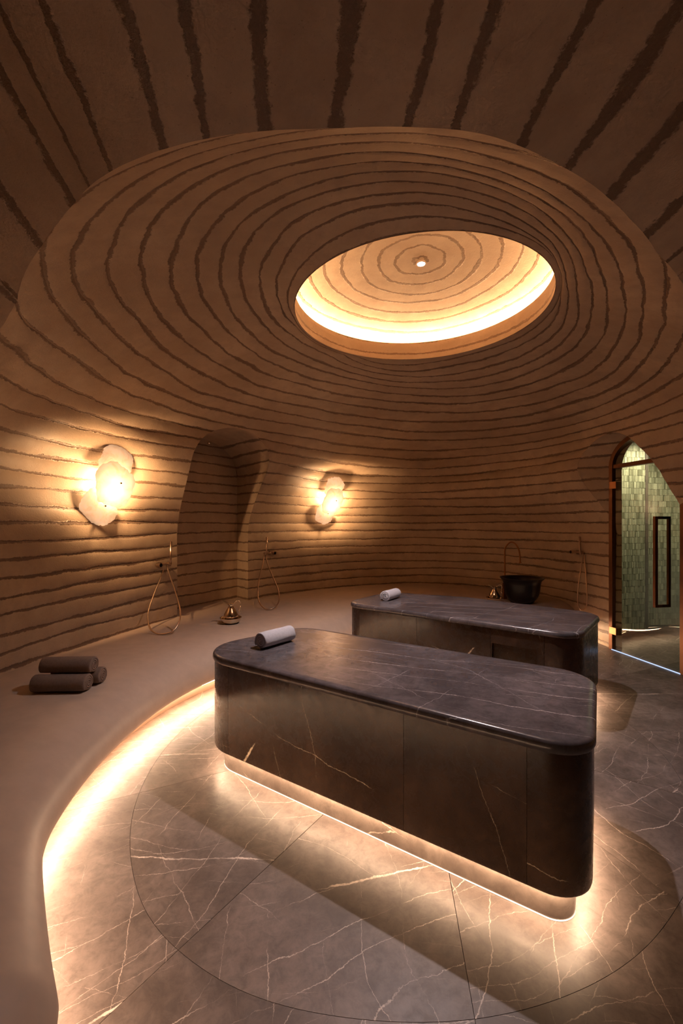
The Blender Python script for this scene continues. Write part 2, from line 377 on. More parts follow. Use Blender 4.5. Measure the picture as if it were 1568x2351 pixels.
def poly_clip(V, K, F, gv):
    """keep the part with g > 0"""
    V = [tuple(v) for v in V]; K = list(K); out = []; cut = {}
    def cross(i, j):
        key = (min(i, j), max(i, j))
        if key not in cut:
            t = gv[i]/(gv[i]-gv[j]); a = V[i]; b = V[j]
            V.append(tuple(a[q]+(b[q]-a[q])*t for q in range(3))); K.append(K[i]+(K[j]-K[i])*t); cut[key] = len(V)-1
        return cut[key]
    for f in F:
        ins = [gv[i] > 0 for i in f]
        if all(ins): out.append(f); continue
        if not any(ins): continue
        for tri in ((f[0], f[1], f[2]), (f[0], f[2], f[3])):
            poly = []
            for a in range(3):
                i = tri[a]; j = tri[(a+1) % 3]
                if gv[i] > 0: poly.append(i)
                if (gv[i] > 0) != (gv[j] > 0): poly.append(cross(i, j))
            if len(poly) >= 3: out.append(tuple(poly))
    used = sorted({i for f in out for i in f}); mp = {o: n for n, o in enumerate(used)}
    return [V[i] for i in used], [K[i] for i in used], [tuple(mp[i] for i in f) for f in out]

def attr_mesh(name, V, K, F, mat, parent):
    me = bpy.data.meshes.new(name); me.from_pydata([tuple(v) for v in V], [], F); me.update()
    a = me.attributes.new('layer', 'FLOAT', 'POINT'); a.data.foreach_set('value', np.array(K, dtype=np.float32))
    return link(name, me, mat, parent)

dome = tag(empty('wall_back', (CX, CY, 0)), kind='structure')
dome.location = (0, 0, 0)
NT = 840
tdeg = np.concatenate([np.linspace(-170, -26, 420), np.linspace(-26, 190, 620)[1:]])
tr = np.radians(tdeg); kes = np.array([KE(t) for t in tdeg])
SUB = 9
def dome_pt(T_, K_):
    r = RAD(T_, K_); return np.stack([CX+r*np.cos(T_), CY+r*np.sin(T_), ZF(K_)], -1)
for k0 in range(-4, 29):
    lo = max(k0, -3.4)
    kk = np.linspace(lo, k0+1, SUB)
    cols = np.where(kes < k0+1-1e-6)[0]
    if len(cols) < 2: continue
    runs = np.split(cols, np.where(np.diff(cols) > 1)[0]+1)
    V = []; K = []; F = []
    for run in runs:
        if len(run) < 2: continue
        if run[0] > 0: run = np.concatenate([[run[0]-1], run])      # close the run at the opening's edge
        if run[-1] < len(tr)-1: run = np.concatenate([run, [run[-1]+1]])
        base = len(V)
        KK = np.array([np.linspace(min(max(lo, kes[c]), k0+1-1e-3), k0+1, SUB) for c in run]).T      # rows x cols
        TT = np.tile(tr[run], (SUB, 1))
        W = np.array([[wob(TT[i, j], KK[i, j]) for j in range(TT.shape[1])] for i in range(SUB)])
        W = W*np.clip((28.6-KK)/1.5, 0, 1)*np.clip((KK-kes[run][None, :])/.6, 0, 1)
        KP = np.clip(KK+W, -3.4, 29)
        P = dome_pt(TT, KP)
        e = 1e-3
        du = dome_pt(TT+e, KP)-dome_pt(TT-e, KP); dv = dome_pt(TT, np.clip(KP+.3, -3.4, 28.99))-dome_pt(TT, np.clip(KP-.3, -3.4, 28.4))
        nn = np.cross(dv, du); nn /= np.linalg.norm(nn, axis=-1, keepdims=True)      # to the room
        fade = np.clip((28.9-KK)/.5, 0, 1)*np.clip((KK-kes[run][None, :])/.3, 0, 1)
        P = P+nn*((relief(KK)-.005)*fade)[..., None]
        ncol = len(run)
        V += [tuple(x) for x in P.reshape(-1, 3)]; K += list(KK.reshape(-1))
        for i in range(SUB-1):
            for j in range(ncol-1):
                a = base+i*ncol+j; F.append((a, a+1, a+ncol+1, a+ncol))
    if not F: continue
    for pr in PR:
        A = np.array(V); gv = pr.g(A[:, 0], A[:, 1], A[:, 2])
        if (gv <= 0).any(): V, K, F = poly_clip(V, K, F, gv)
    attr_mesh('earth_layer', V, K, F, M['earth'], dome)

# ---- reveals of the niche and of the door opening
def hit(pr, u, zz):
    """distance along the prism where the section point meets the dome"""
    k = KOFZ(zz); lo, hi = -1.9, 2.0
    def outside(wv):
        x = pr.o.x+pr.s.x*u+pr.d.x*wv-CX; y = pr.o.y+pr.s.y*u+pr.d.y*wv-CY
        return math.hypot(x, y) > float(RAD(math.atan2(y, x), k))
    for _ in range(34):
        m_ = (lo+hi)/2
        if outside(m_): hi = m_
        else: lo = m_
    return hi
def reveal(pr, depth, z0, parent, name='reveal', nseg=22):
    sec = []
    nz = 70
    for i in range(nz): sec.append((-pr.hw, z0+(pr.zs-z0)*i/nz))
    for i in range(61):
        a = PI-PI*i/60; sec.append((pr.hw*math.cos(a), pr.zs+pr.rise*math.sin(a)))
    for i in range(nz): sec.append((pr.hw, pr.zs-(pr.zs-z0)*(i+1)/nz))
    V = []; K = []; F = []; n = nseg
    for (u, zz) in sec:
        w0 = hit(pr, u, zz); w1 = max(depth, w0+.002)
        for j in range(n+1):
            wv = w0+(w1-w0)*j/n
            k = KOFZ(zz)
            x = pr.o.x+pr.s.x*u+pr.d.x*wv; y = pr.o.y+pr.s.y*u+pr.d.y*wv
            kk = k-(.18*noise.noise(Vector((x*1.3, y*1.3, k*.9)))+.06*noise.noise(Vector((x*5, y*5, k*2+9))))
            V.append((x, y, zz)); K.append(kk)
    for i in range(len(sec)-1):
        for j in range(n):
            a = i*(n+1)+j; F.append((a, a+1, a+n+2, a+n+1))
    attr_mesh(name, V, K, F, M['earth'], parent)
niche = tag(empty('wall_left', (0, 0, 0)), kind='structure')
DEP = .34
reveal(NICHE, DEP, .30, niche)
def flat_back(pr, depth, z0, parent, name='niche_back'):
    V = []; K = []; F = []; nu, nz = 50, 150
    for i in range(nz+1):
        for j in range(nu+1):
            u = -pr.hw+2*pr.hw*j/nu
            top = pr.zs+pr.rise*math.sqrt(max(0, 1-(u/pr.hw)**2))
            zz = z0+(top-z0)*i/nz; k = KOFZ(zz)
            x = pr.o.x+pr.s.x*u+pr.d.x*depth; y = pr.o.y+pr.s.y*u+pr.d.y*depth
            kk = k-(.18*noise.noise(Vector((x*1.3, y*1.3, k*.9)))+.06*noise.noise(Vector((x*5, y*5, k*2+9))))
            V.append((x, y, zz)); K.append(kk)
    for i in range(nz):
        for j in range(nu):
            a = i*(nu+1)+j; F.append((a, a+1, a+nu+2, a+nu+1))
    attr_mesh(name, V, K, F, M['earth'], parent)
flat_back(NICHE, DEP, .30, niche)

# ---- arched passage the photograph is taken from
front = tag(empty('wall_front'), kind='structure')
dvec = Vector((.12, -1, .15))
ids = [i for i, t in enumerate(tdeg) if -169.2 <= t <= -26.6]
edge = []
for i in ids:
    t = tdeg[i]; k = KE(t); p = dome_pt(np.array(tr[i]), np.array(k))
    if t <= -155: s_ = k
    elif t >= -36: s_ = 33+(18.2-k)
    else: s_ = float(np.interp(t, ST_T, ST_K))
    edge.append((Vector(p), s_))
NL = 40; LEN = 4.6
bands = {}
for i in range(len(edge)-1):
    # one strip object per band, split where the value passes an integer
    (p0, s0), (p1, s1) = edge[i], edge[i+1]
    n = max(1, int(abs(s1-s0)/.12)+1)
    for q in range(n):
        a = q/n; b = (q+1)/n
        A = (p0.lerp(p1, a), s0+(s1-s0)*a); B = (p0.lerp(p1, b), s0+(s1-s0)*b)
        bands.setdefault(int(math.floor((A[1]+B[1])/2)), []).append((A, B))
for kb, segs in sorted(bands.items()):
    V = []; K = []; F = []
    for (A, B) in segs:
        base = len(V)
        for (p, s_) in (A, B):
            for j in range(NL+1):
                dist = LEN*j/NL
                P = p+dvec*dist
                q = s_-(.13*noise.noise(Vector((dist*1.6, s_*.8, 3)))+.05*noise.noise(Vector((dist*6, s_*1.7, 8))))*min(1, dist/.25)
                V.append(tuple(P)); K.append(q)
        for j in range(NL): F.append((base+j, base+j+1, base+NL+2+j, base+NL+1+j))
    o = attr_mesh('earth_layer', V, K, F, M['earth'], front)
    import bmesh
    bm = bmesh.new(); bm.from_mesh(o.data); bmesh.ops.remove_doubles(bm, verts=bm.verts, dist=1e-5); bm.to_mesh(o.data); bm.free()
    o.data.polygons.foreach_set('use_smooth', [True]*len(o.data.polygons))
# unseen end wall behind the camera, coloured dark to keep the passage dim
mesh('end_wall', [(-4, -1.7, -.1), (4.5, -1.7, -.1), (4.5, -1.7, 4.4), (-4, -1.7, 4.4)], [(0, 1, 2, 3)], M['dark'], front, False)

# ------------------------------------------------------------------ ceiling lantern
ceil = tag(empty('ceiling'), kind='structure')
def ring_surface(prof, name, attr, parent, nseg=220, wobamp=1.0, cofs=0.0):
    V = []; K = []; F = []
    for (r, zz), kv in zip(prof, attr):
        for j in range(nseg):
            a = 2*PI*j/nseg
            ww = wobamp*(.22*noise.noise(Vector((math.cos(a)*1.6, math.sin(a)*1.6, kv*.8)))+.07*noise.noise(Vector((math.cos(a)*6, math.sin(a)*6, kv*2))))
            V.append((CX+cofs+r*math.cos(a), CY+cofs+r*math.sin(a), zz)); K.append(kv+ww)
    for i in range(len(prof)-1):
        for j in range(nseg):
            a = i*nseg+j; b = i*nseg+(j+1) % nseg; F.append((a, b, b+nseg, a+nseg))
    return attr_mesh(name, V, K, F, M['earth'], parent)
for s_ in (0,):
    prof = [(.975, 3.26), (.975, 3.275), (.98, 3.30), (.98, 3.34), (.98, 3.38), (.98, 3.42), (.985, 3.428), (1.0, 3.43), (1.15, 3.43)]
    ring_surface([(.975-0.0, 3.258)]+prof, 'oculus_rim', [29.45, 29.5, 29.7, 29.85, 30.2, 30.6, 30.9, 31.0, 31.1, 31.5], ceil, 220, .5)
capz = lambda r: 3.435+.245*math.sqrt(max(0, 1-(r/1.22)**2))
rs = [1.22*math.sin(PI/2*(1-i/44)) for i in range(45)]
prof = [(1.22, 3.40)]+[(max(r, .001), capz(r)) for r in rs]
arc = [0.]
for i in range(1, len(prof)): arc.append(arc[-1]+math.hypot(prof[i][0]-prof[i-1][0], prof[i][1]-prof[i-1][1]))
for lo in (0,):
    ring_surface(prof, 'cupola', [40.6-(arc[-1]-a-.19+.6*.141)/.141 for a in arc], ceil, 200, .8, .01)
# cove strip
V, F = [], []
for j in range(121):
    a = 2*PI*j/120
    for r, zz in ((1.10, 3.434), (1.16, 3.434)): V.append((CX+.01+r*math.cos(a), CY+.01+r*math.sin(a), zz))
for j in range(120): F.append((2*j, 2*j+2, 2*j+3, 2*j+1))
mesh('cove_light_strip', V, F, M['cove'], ceil, False)

sp = tag(empty('ceiling_spotlight', (.635, 3.47, 3.66)), 'small round white spotlight glowing in the middle of the ceiling lantern', 'spotlight')
v, f = lathe_vf([(.012, .016), (.034, .014), (.042, .004), (.042, 0), (.032, -.002), (.030, .006)], 32); mesh('trim_ring', v, f, M['trim'], sp)
v, f = lathe_vf([(.0001, .0035), (.022, .0035), (.029, .005)], 32); mesh('lens', v, f, M['lens'], sp)

# ------------------------------------------------------------------ floor of marble tiles
floor = mesh('floor', [(-5, -1.8, -.03), (6.5, -1.8, -.03), (6.5, 9.5, -.03), (-5, 9.5, -.03)], [(0, 1, 2, 3)], M['joint'], None, False)
tag(floor, kind='structure')
FC = (.65, 3.5)
JA = [25, 55, 85, 115, 146, 176, 206.5, 236, 264, 295, 325, 355]
RA = [(0, 1.62), (30, 1.9), (60, 2.15), (90, 2.1), (120, 1.9), (150, 1.8), (172, 1.79), (196, 1.97), (215, 2.14), (231, 2.26), (244, 2.25), (264, 2.11), (280, 1.97), (295, 1.83), (330, 1.66), (360, 1.62)]
_x = np.arange(0, 360, 1.0); _r = np.interp(_x, [a for a, _ in RA], [b for _, b in RA])
for _ in range(3): _r = (np.roll(_r, 1)+np.roll(_r, 2)+_r+np.roll(_r, -1)+np.roll(_r, -2)+np.roll(_r, 3)+np.roll(_r, -3))/7
RF = lambda a: float(np.interp(a % 360, list(_x)+[360], list(_r)+[_r[0]]))
G = .0009
def tile_poly(a0, a1, rin, rout):
    """outline between two radii with a joint's width taken off the sides"""
    pts = []; n = 26
    def P(a, r, sgn):
        x = math.cos(math.radians(a)); y = math.sin(math.radians(a))
        return (FC[0]+r*x-sgn*y*G*1.0, FC[1]+r*y+sgn*x*G*1.0)
    for i in range(n+1):
        a = a0+(a1-a0)*i/n; s_ = 1-2*i/n
        pts.append(P(a, rout(a), s_ if i in (0, n) else 0))
    if rin is None: pts.append(P((a0+a1)/2, .012, 0))
    else:
        for i in range(n, -1, -1):
            a = a0+(a1-a0)*i/n; s_ = 1-2*i/n
            pts.append(P(a, rin(a), s_ if i in (0, n) else 0))
    return pts
def slab(name, pts, z0, z1, mat, parent, bev=.0015):
    n = len(pts)
    V = [(x, y, z1) for x, y in pts]+[(x, y, z0) for x, y in pts]
    F = [tuple(range(n))]+[(i, i+n, (i+1) % n+n, (i+1) % n) for i in range(n)]
    return mesh(name, V, F, mat, parent, False)
for i, a0 in enumerate(JA):
    a1 = JA[(i+1) % 12]; a1 = a1 if a1 > a0 else a1+360
    slab('floor_tile', tile_poly(a0, a1, None, lambda a: RF(a)-G), -.02, 0, M['floor'], floor)
    slab('floor_tile', tile_poly(a0, a1, lambda a: RF(a)+G, lambda a: 5.6), -.02, 0, M['floor'], floor)

# ------------------------------------------------------------------ curved bench
BP = [(-.45, -.9), (-.55, 0), (-.68, .7), (-.755, 1.15), (-.835, 1.275), (-.93, 1.39), (-1.16, 1.69), (-1.285, 1.89), (-1.37, 2.18), (-1.43, 2.65), (-1.39, 3.35), (-1.18, 3.97),
      (-.82, 4.45), (-.35, 4.80), (.02, 5.15), (.42, 5.62), (1.0, 5.86), (1.7, 5.76), (2.25, 5.58), (2.7, 5.62), (3.02, 5.88), (3.28, 6.12), (3.5, 6.35)]
bp = catmull([(x, y, 0) for x, y in BP], 14)
for _ in range(45): bp = [bp[0]]+[(bp[i-1]+bp[i]*2+bp[i+1])/4 for i in range(1, len(bp)-1)]+[bp[-1]]
def outer_pt(p):
    th = math.atan2(p.y-CY, p.x-CX)
    r = float(RAD(th, 0)); d = math.degrees(th)
    if 110 < d < 150: r += .5*min(1, (d-110)/8, (150-d)/8)
    return Vector((CX+(r+.04)*math.cos(th), CY+(r+.04)*math.sin(th), 0))
prof = [(.20, 0.0), (.20, .135), (.075, .135), (.045, .14), (.018, .16), (.004, .19), (0, .23), (.006, .275), (.03, .32), (.07, .36), (.13, .40), (.20, .428), (.28, .444), (.36, .45)]
V = []; F = []; nb = len(bp); rows = len(prof)+6
for i, p in enumerate(bp):
    t = (bp[min(i+1, nb-1)]-bp[max(i-1, 0)]).normalized(); nrm = Vector((-t.y, t.x, 0))      # away from the room's middle (left of travel)
    for (o_, zz) in prof: V.append(p+nrm*o_+Vector((0, 0, zz)))
    inner = p+nrm*.36
    ow = outer_pt(p+nrm*.5)
    op = Vector((-2.53+.12*(2.8-p.y), inner.y+.25*max(0, min(1, (p.y-1.2)/1.5)), 0))
    bl = 0 if p.x > 0 and p.y > 3 else max(0, min(1, (2.75-p.y)/.9))
    out = ow.lerp(op, bl)
    for j in range(1, 7): q = inner.lerp(out, j/6); V.append(Vector((q.x, q.y, .45)))
for i in range(nb-1):
    for j in range(rows-1):
        a = i*rows+j; F.append((a, a+1, a+rows+1, a+rows))
bench = tag(empty('curved_bench', (-1.4, 2.7, 0)), 'long curved beige plaster bench glowing underneath along the round wall', 'bench')
bo = mesh('bench_body', [v_-Vector((-1.4, 2.7, 0)) for v_ in V], F, M['bench'], bench)
V = []; F = []
for i, p in enumerate(bp):
    t = (bp[min(i+1, nb-1)]-bp[max(i-1, 0)]).normalized(); nrm = Vector((-t.y, t.x, 0))
    for o_, zz in ((.085, .133), (.107, .108)): V.append(p+nrm*o_+Vector((1.4, -2.7, zz)))
    if i < nb-1: F.append((2*i, 2*i+2, 2*i+3, 2*i+1))
mesh('light_strip', V, F, M['led'], bench, False)

# ------------------------------------------------------------------ marble tables
def rounded(corners, radii, n=12):
    pts = []; m = len(corners)
    for i in range(m):
        p = Vector(corners[i]); a = (Vector(corners[i-1])-p).normalized(); b = (Vector(corners[(i+1) % m])-p).normalized()
        ang = a.angle(b); r = radii[i]; dd = r/math.tan(ang/2)
        c = p+(a+b).normalized()*(r/math.sin(ang/2))
        s = p+a*dd-c; e = p+b*dd-c
        a0 = math.atan2(s.y, s.x); a1 = math.atan2(e.y, e.x); da = (a1-a0+PI) % (2*PI)-PI
        for j in range(n+1): q = a0+da*j/n; pts.append(Vector((c.x+r*math.cos(q), c.y+r*math.sin(q))))
    return pts
def resample(pts, step=.03):
    out = []
    for i in range(len(pts)):
        a = pts[i]; b = pts[(i+1) % len(pts)]; d = (b-a).length
        if d < 1e-5: continue
        n = max(1, int(d/step))
        for j in range(n): out.append(a.lerp(b, j/n))
    return out
def inset(pts, d):
    m = len(pts); out = []
    for i in range(m):
        t = (pts[(i+1) % m]-pts[i-1]).normalized(); out.append(pts[i]+Vector((-t.y, t.x))*d)      # outline runs anticlockwise
    return out
def stack(outl, levels, closed_top=True):
    """levels: (inset, z)"""
    V = []; F = []; m = len(outl)
    for d, zz in levels:
        for p in inset(outl, d): V.append((p.x, p.y, zz))
    for i in range(len(levels)-1):
        for j in range(m): F.append((i*m+j, i*m+(j+1) % m, (i+1)*m+(j+1) % m, (i+1)*m+j))
    if closed_top: F.append(tuple(range((len(levels)-1)*m, len(levels)*m)))
    return V, F
def table(name, label, corners, radii, joints, recess=None):
    base = resample(rounded(corners, radii), .03); m = len(base)
    cen = sum(base, Vector((0, 0)))/m
    base = [p-cen for p in base]
    root = tag(empty(name, (cen.x, cen.y, 0)), label, 'massage table')
    top = [(.016, .700), (.004, .704), (0, .712), (0, .726), (.003, .738), (.009, .746), (.018, .75), (.05, .75)]
    V, F = stack(base, top); F.append(tuple(range(m))[::-1])
    mesh('tabletop', V, F, M['slab'], root, True, auto=35)
    V, F = stack(base, [(.10, .16), (.10, .70)]); mesh('core', V, F, M['joint'], root, True)
    V, F = stack(base, [(.030, .139), (.15, .139)]); mesh('underside', V, F, M['panel'], root, False)
    # cladding panels between joints (fractions of the outline by nearest point)
    ji = sorted({min(range(m), key=lambda i: (base[i]+cen-Vector(j)).length) for j in joints})
    rec = min(range(m), key=lambda i: (base[i]+cen-Vector(recess)).length) if recess else None
    Fo = inset(base, .012); Fi = inset(base, .045)
    for a, b in zip(ji, ji[1:]+[ji[0]+m]):
        idx = [i % m for i in range(a, b+1)]
        def pos(arr, n_):
            p = arr[idx[n_]]
            if n_ == 0: return p.lerp(arr[idx[1]], .022)
            if n_ == len(idx)-1: return p.lerp(arr[idx[-2]], .022)
            return p
        rows = [(0, .700), (0, .16), (.003, .148), (.010, .141), (.033, .140)]
        cols_ = range(len(idx))
        V = []; F = []
        prevn = len(rows)
        for n_ in cols_:
            po = pos(Fo, n_); pi_ = pos(Fi, n_); dirn = (pi_-po).normalized() if (pi_-po).length > 0 else Vector((0, 0))
            for d, zz in rows: q = po+dirn*d; V.append((q.x, q.y, zz))
            V.append((pi_.x, pi_.y, .700))
        R_ = len(rows)+1
        zs = None
        for n_ in range(len(idx)-1):
            for j in range(len(rows)-1): F.append((n_*R_+j, n_*R_+j+1, (n_+1)*R_+j+1, (n_+1)*R_+j))
            F.append((n_*R_+R_-1, n_*R_, (n_+1)*R_, (n_+1)*R_+R_-1))
        F.append(tuple(range(R_))); F.append(tuple((len(idx)-1)*R_+j for j in range(R_))[::-1])
        if rec is not None and a == rec:
            # opening cut in this panel: four strips round it, set-back panel behind
            V = []; F = []
            p0, p1 = Fo[idx[0]], Fo[idx[-1]]; nrm = (Fi[idx[len(idx)//2]]-Fo[idx[len(idx)//2]]).normalized()
            h0, h1 = .03, .97; z0, z1 = .10, .60
            def piece(ta, tb, za, zb, o0=0, o1=.033):
                A = p0.lerp(p1, ta); B = p0.lerp(p1, tb); vs = []
                for P_ in (A, B):
                    for o_ in (o0, o1):
                        for zz in (za, zb): q = P_+nrm*o_; vs.append(Vector((q.x, q.y, zz)))
                return vs, [(0, 1, 3, 2), (4, 6, 7, 5), (0, 4, 5, 1), (2, 3, 7, 6), (0, 2, 6, 4), (1, 5, 7, 3)]
            parts = [piece(.004, .996, .58, .70), piece(.004, .03, .14, .58), piece(.87, .996, .14, .58)]
            V, F = join(parts); mesh('panel_frame', V, F, M['panel'], root, False)
            V, F = piece(.03, .87, .14, .58, .030, .05); mesh('recessed_panel', V, F, M['panel'], root, False)
            continue
        mesh('side_panel', V, F, M['panel'], root, True, auto=30)
    V, F = stack(base, [(.075, .0), (.075, .139)], False); mesh('plinth', V, F, M['plinth'], root, True)
    V = []; F = []
    A = inset(base, .044); B = inset(base, .062)
    for p, q in zip(A, B): V += [(p.x, p.y, .1365), (q.x, q.y, .1355)]
    for j in range(m): F.append((2*j, 2*((j+1) % m), 2*((j+1) % m)+1, 2*j+1))
    mesh('light_strip', V, F, M['led_table'], root, False)
    V, F = stack(base, [(.0735, .002), (.0735, .008)], False); mesh('foot_light_strip', V, F, M['led_foot'], root, False)
    return root
# outlines run anticlockwise: front left, front right, back right, back left
T1 = [(-1.03, 2.925), (.935, 1.60), (1.44, 2.454), (-.33, 3.59)]
table('massage_table', 'near dark marble massage table with a warm glow under its base', T1, [.28, .17, .22, .24],
      [(-.72, 2.72), (.29, 2.04), (.75, 1.73), (1.30, 2.2), (.9, 2.8), (.1, 3.3), (-.62, 3.35)])
T2 = [(.02, 4.66), (1.80, 3.28), (2.45, 4.08), (1.45, 4.98), (.56, 5.36)]
table('massage_table', 'far dark marble massage table with a recessed panel in its front', T2, [.20, .20, .22, .6, .22],
      [(.18, 4.53), (.72, 4.12), (1.29, 3.73), (1.62, 3.48), (2.1, 3.6), (1.9, 4.6), (.5, 5.3)], recess=(1.29, 3.73))

# ------------------------------------------------------------------ towels
def towel(name, label, mat, cx, cy, cz, length, r, ang, group=None, spiral_at=1, turns=3.6, flat=.94):
    root = tag(empty(name, (cx, cy, cz-r*flat), ang), label, 'towel', group)
    nseg = int(turns*26); th = r*.82/turns
    V = []; F = []; NLn = 14
    prof = []
    for i in range(nseg+1):
        a = 2*PI*turns*i/nseg; rr = .13*r+(r*.87-th*.0)*i/nseg
        prof.append((a, rr))
    def sect(x, shrink):
        out = []
        for a, rr in prof:
            q = rr*shrink
            out.append((x, q*math.cos(a)*1.02, q*math.sin(a)*flat))
        for a, rr in reversed(prof):
            q = max(.004, rr-th*.70)*shrink
            out.append((x, q*math.cos(a)*1.02, q*math.sin(a)*flat))
        return out
    n2 = 2*(nseg+1)
    xs = [-.5, -.49, -.47, -.35, -.2, -.05, .1, .25, .38, .47, .49, .5]
    for xi, x in enumerate(xs):
        sh = {0: .93, 1: .975, 2: .995}.get(min(xi, len(xs)-1-xi), 1.0)
        for (a, b, c) in sect(x*length, sh):
            wv = .0035*noise.noise(Vector((a*9, b*30, c*30+cx*5)))
            rr = math.hypot(b, c)+1e-6
            V.append((a+.004*noise.noise(Vector((b*40, c*40, x+cy))) if abs(x) > .45 else a, b+b/rr*wv, c+c/rr*wv+r*flat))
    zmin = min(q[2] for q in V); V = [(q[0], q[1], q[2]-zmin) for q in V]
    for i in range(len(xs)-1):
        for j in range(n2):
            a = i*n2+j; b = i*n2+(j+1) % n2; F.append((a, b, b+n2, a+n2))
    for i in (0, len(xs)-1):
        for j in range(nseg):
            a = i*n2+j; b = i*n2+j+1; c = i*n2+n2-2-j; d = i*n2+n2-1-j
            F.append((a, b, c, d) if i else (d, c, b, a))
    mesh('rolled_cloth', V, F, mat, root, True, auto=60)
    return root
towel('rolled_towel', 'light grey rolled towel lying on the near marble table', M['towel'], -.458, 3.045, .750+.065*.94, .285, .065, math.atan2(.20, .16)+PI, None)
towel('rolled_towel', 'light grey rolled towel lying on the far marble table', M['towel'], .55, 4.84, .750+.066*.94, .28, .066, math.atan2(.30, .20)+PI, None)
g = 'brown towels stacked on the bench'
towel('rolled_towel', 'brown rolled towel at the bottom front of the stack on the bench', M['towel_brown'], -1.915, 2.985, .450+.068*.94, .36, .068, .05, g)
towel('rolled_towel', 'brown rolled towel at the bottom back of the stack, mostly hidden', M['towel_brown'], -1.885, 3.130, .450+.068*.94, .34, .068, .05, g)
towel('rolled_towel', 'brown rolled towel lying on top of the two others on the bench', M['towel_brown'], -1.91, 3.058, .450+.066*.94+.101, .35, .066, .03, g)

# ------------------------------------------------------------------ jugs and bowls
def jug_set(x, y, z0, s, rz, lb_j, lb_b):
    b = tag(empty('brass_bowl', (x, y, z0)), lb_b, 'bowl', 'bowls under the jugs')
    pr_ = [(.0, .004), (.05, .004), (.055, 0), (.075, .004), (.098, .022), (.108, .042), (.110, .055), (.118, .062), (.117, .066), (.106, .060), (.103, .045), (.09, .026), (.06, .014), (.0005, .012)]
    v, f = lathe_vf([(r*s, h*s) for r, h in pr_], 44); mesh('bowl_shell', v, f, M['brass'], b)
    j = tag(empty('brass_jug', (x, y, z0+.0125*s), rz), lb_j, 'jug', 'jugs in the bowls')
    pr_ = [(.0005, .002), (.045, .001), (.052, .0), (.055, .006), (.052, .012), (.070, .03), (.082, .055), (.078, .085), (.060, .12), (.040, .15), (.028, .175), (.026, .19), (.030, .195), (.030, .202), (.026, .206), (.024, .200), (.020, .19)]
    pr_ = [(r*s*.98, h*s) for r, h in pr_]
    v, f = lathe_vf(pr_, 44); mesh('jug_body', v, f, M['brass'], j)
    # flared spout: a half-tube leaf rising to one side
    V = []; F = []; n = 12; mrow = 9
    for i in range(n+1):
        t = i/n; cx_ = -(.012+.075*t**1.3)*s; cz_ = (.19+.055*t-.006*t*t)*s; wd = (.026*(1-t)**.8+.004)*s
        for q in range(mrow):
            a = PI*(q/(mrow-1))-PI; V.append((cx_-.012*s*t*math.sin(a)*0, wd*math.cos(a), cz_+wd*.75*math.sin(a)))
    for i in range(n):
        for q in range(mrow-1): a = i*mrow+q; F.append((a, a+1, a+mrow+1, a+mrow))
    o = mesh('spout', V, F, M['brass'], j); md = o.modifiers.new('thick', 'SOLIDIFY'); md.thickness = .003*s
    hp = catmull([(p[0]*s, 0, p[1]*s) for p in ((.024, .19), (.045, .222), (.075, .238), (.100, .222), (.106, .185), (.098, .150), (.088, .125), (.094, .105), (.090, .085), (.080, .075))], 6)
    v, f = tube_vf(hp, [.0055*s*(1.15-.3*abs(2*i/len(hp)-1)) for i in range(len(hp))], 10)
    v2, f2 = tube_vf([(.088*s, 0, .125*s), (.104*s, 0, .122*s), (.112*s, 0, .130*s)], .0035*s, 8)
    V, F = join([(v, f), (v2, f2)]); mesh('handle', V, F, M['brass'], j)
jug_set(-1.265, 4.98, .451, 1.03, math.radians(8), 'shiny brass jug with curled handle on the bench left of the near table', 'brass bowl under the jug on the bench left of the near table')
jug_set(2.22, 6.32, .451, 1.0, math.radians(-10), 'shiny brass jug with curled handle beside the black basin', 'brass bowl under the jug beside the black basin')

# ------------------------------------------------------------------ black basin and tall tap
ba = tag(empty('wash_basin', (2.60, 6.28, .451)), 'large black bowl-shaped wash basin with flared rim on the bench', 'basin')
pr_ = [(.0005, .012), (.10, .012), (.13, .0), (.15, .006), (.195, .055), (.228, .12), (.243, .20), (.250, .27), (.262, .315), (.292, .345), (.300, .352), (.298, .360), (.284, .356), (.255, .335), (.240, .30), (.232, .22), (.215, .13), (.18, .065), (.12, .03), (.0005, .026)]
v, f = lathe_vf(pr_, 64); mesh('basin_bowl', v, f, M['black'], ba)
tp = tag(empty('basin_tap', (2.46, 6.56, .451)), 'tall thin copper tap arching over the black basin', 'tap')
v, f = box_vf((0, 0, .12), (.055, .05, .24)); bevel(mesh('base_block', v, f, M['copper'], tp, False), .004)
pth = catmull([(0, 0, .24), (0, 0, .5), (0, 0, .72), (.02, -.01, .80), (.075, -.03, .855), (.14, -.05, .83), (.185, -.065, .74), (.20, -.07, .62), (.202, -.07, .56)], 8)
v, f = tube_vf(pth, .011, 12); mesh('spout_pipe', v, f, M['copper'], tp)
v, f = lathe_vf([(.010, .03), (.013, .02), (.018, .008), (.019, 0), (.0005, .001)], 20, (.202, -.07, .545)); mesh('spout_tip', v, f, M['copper'], tp)

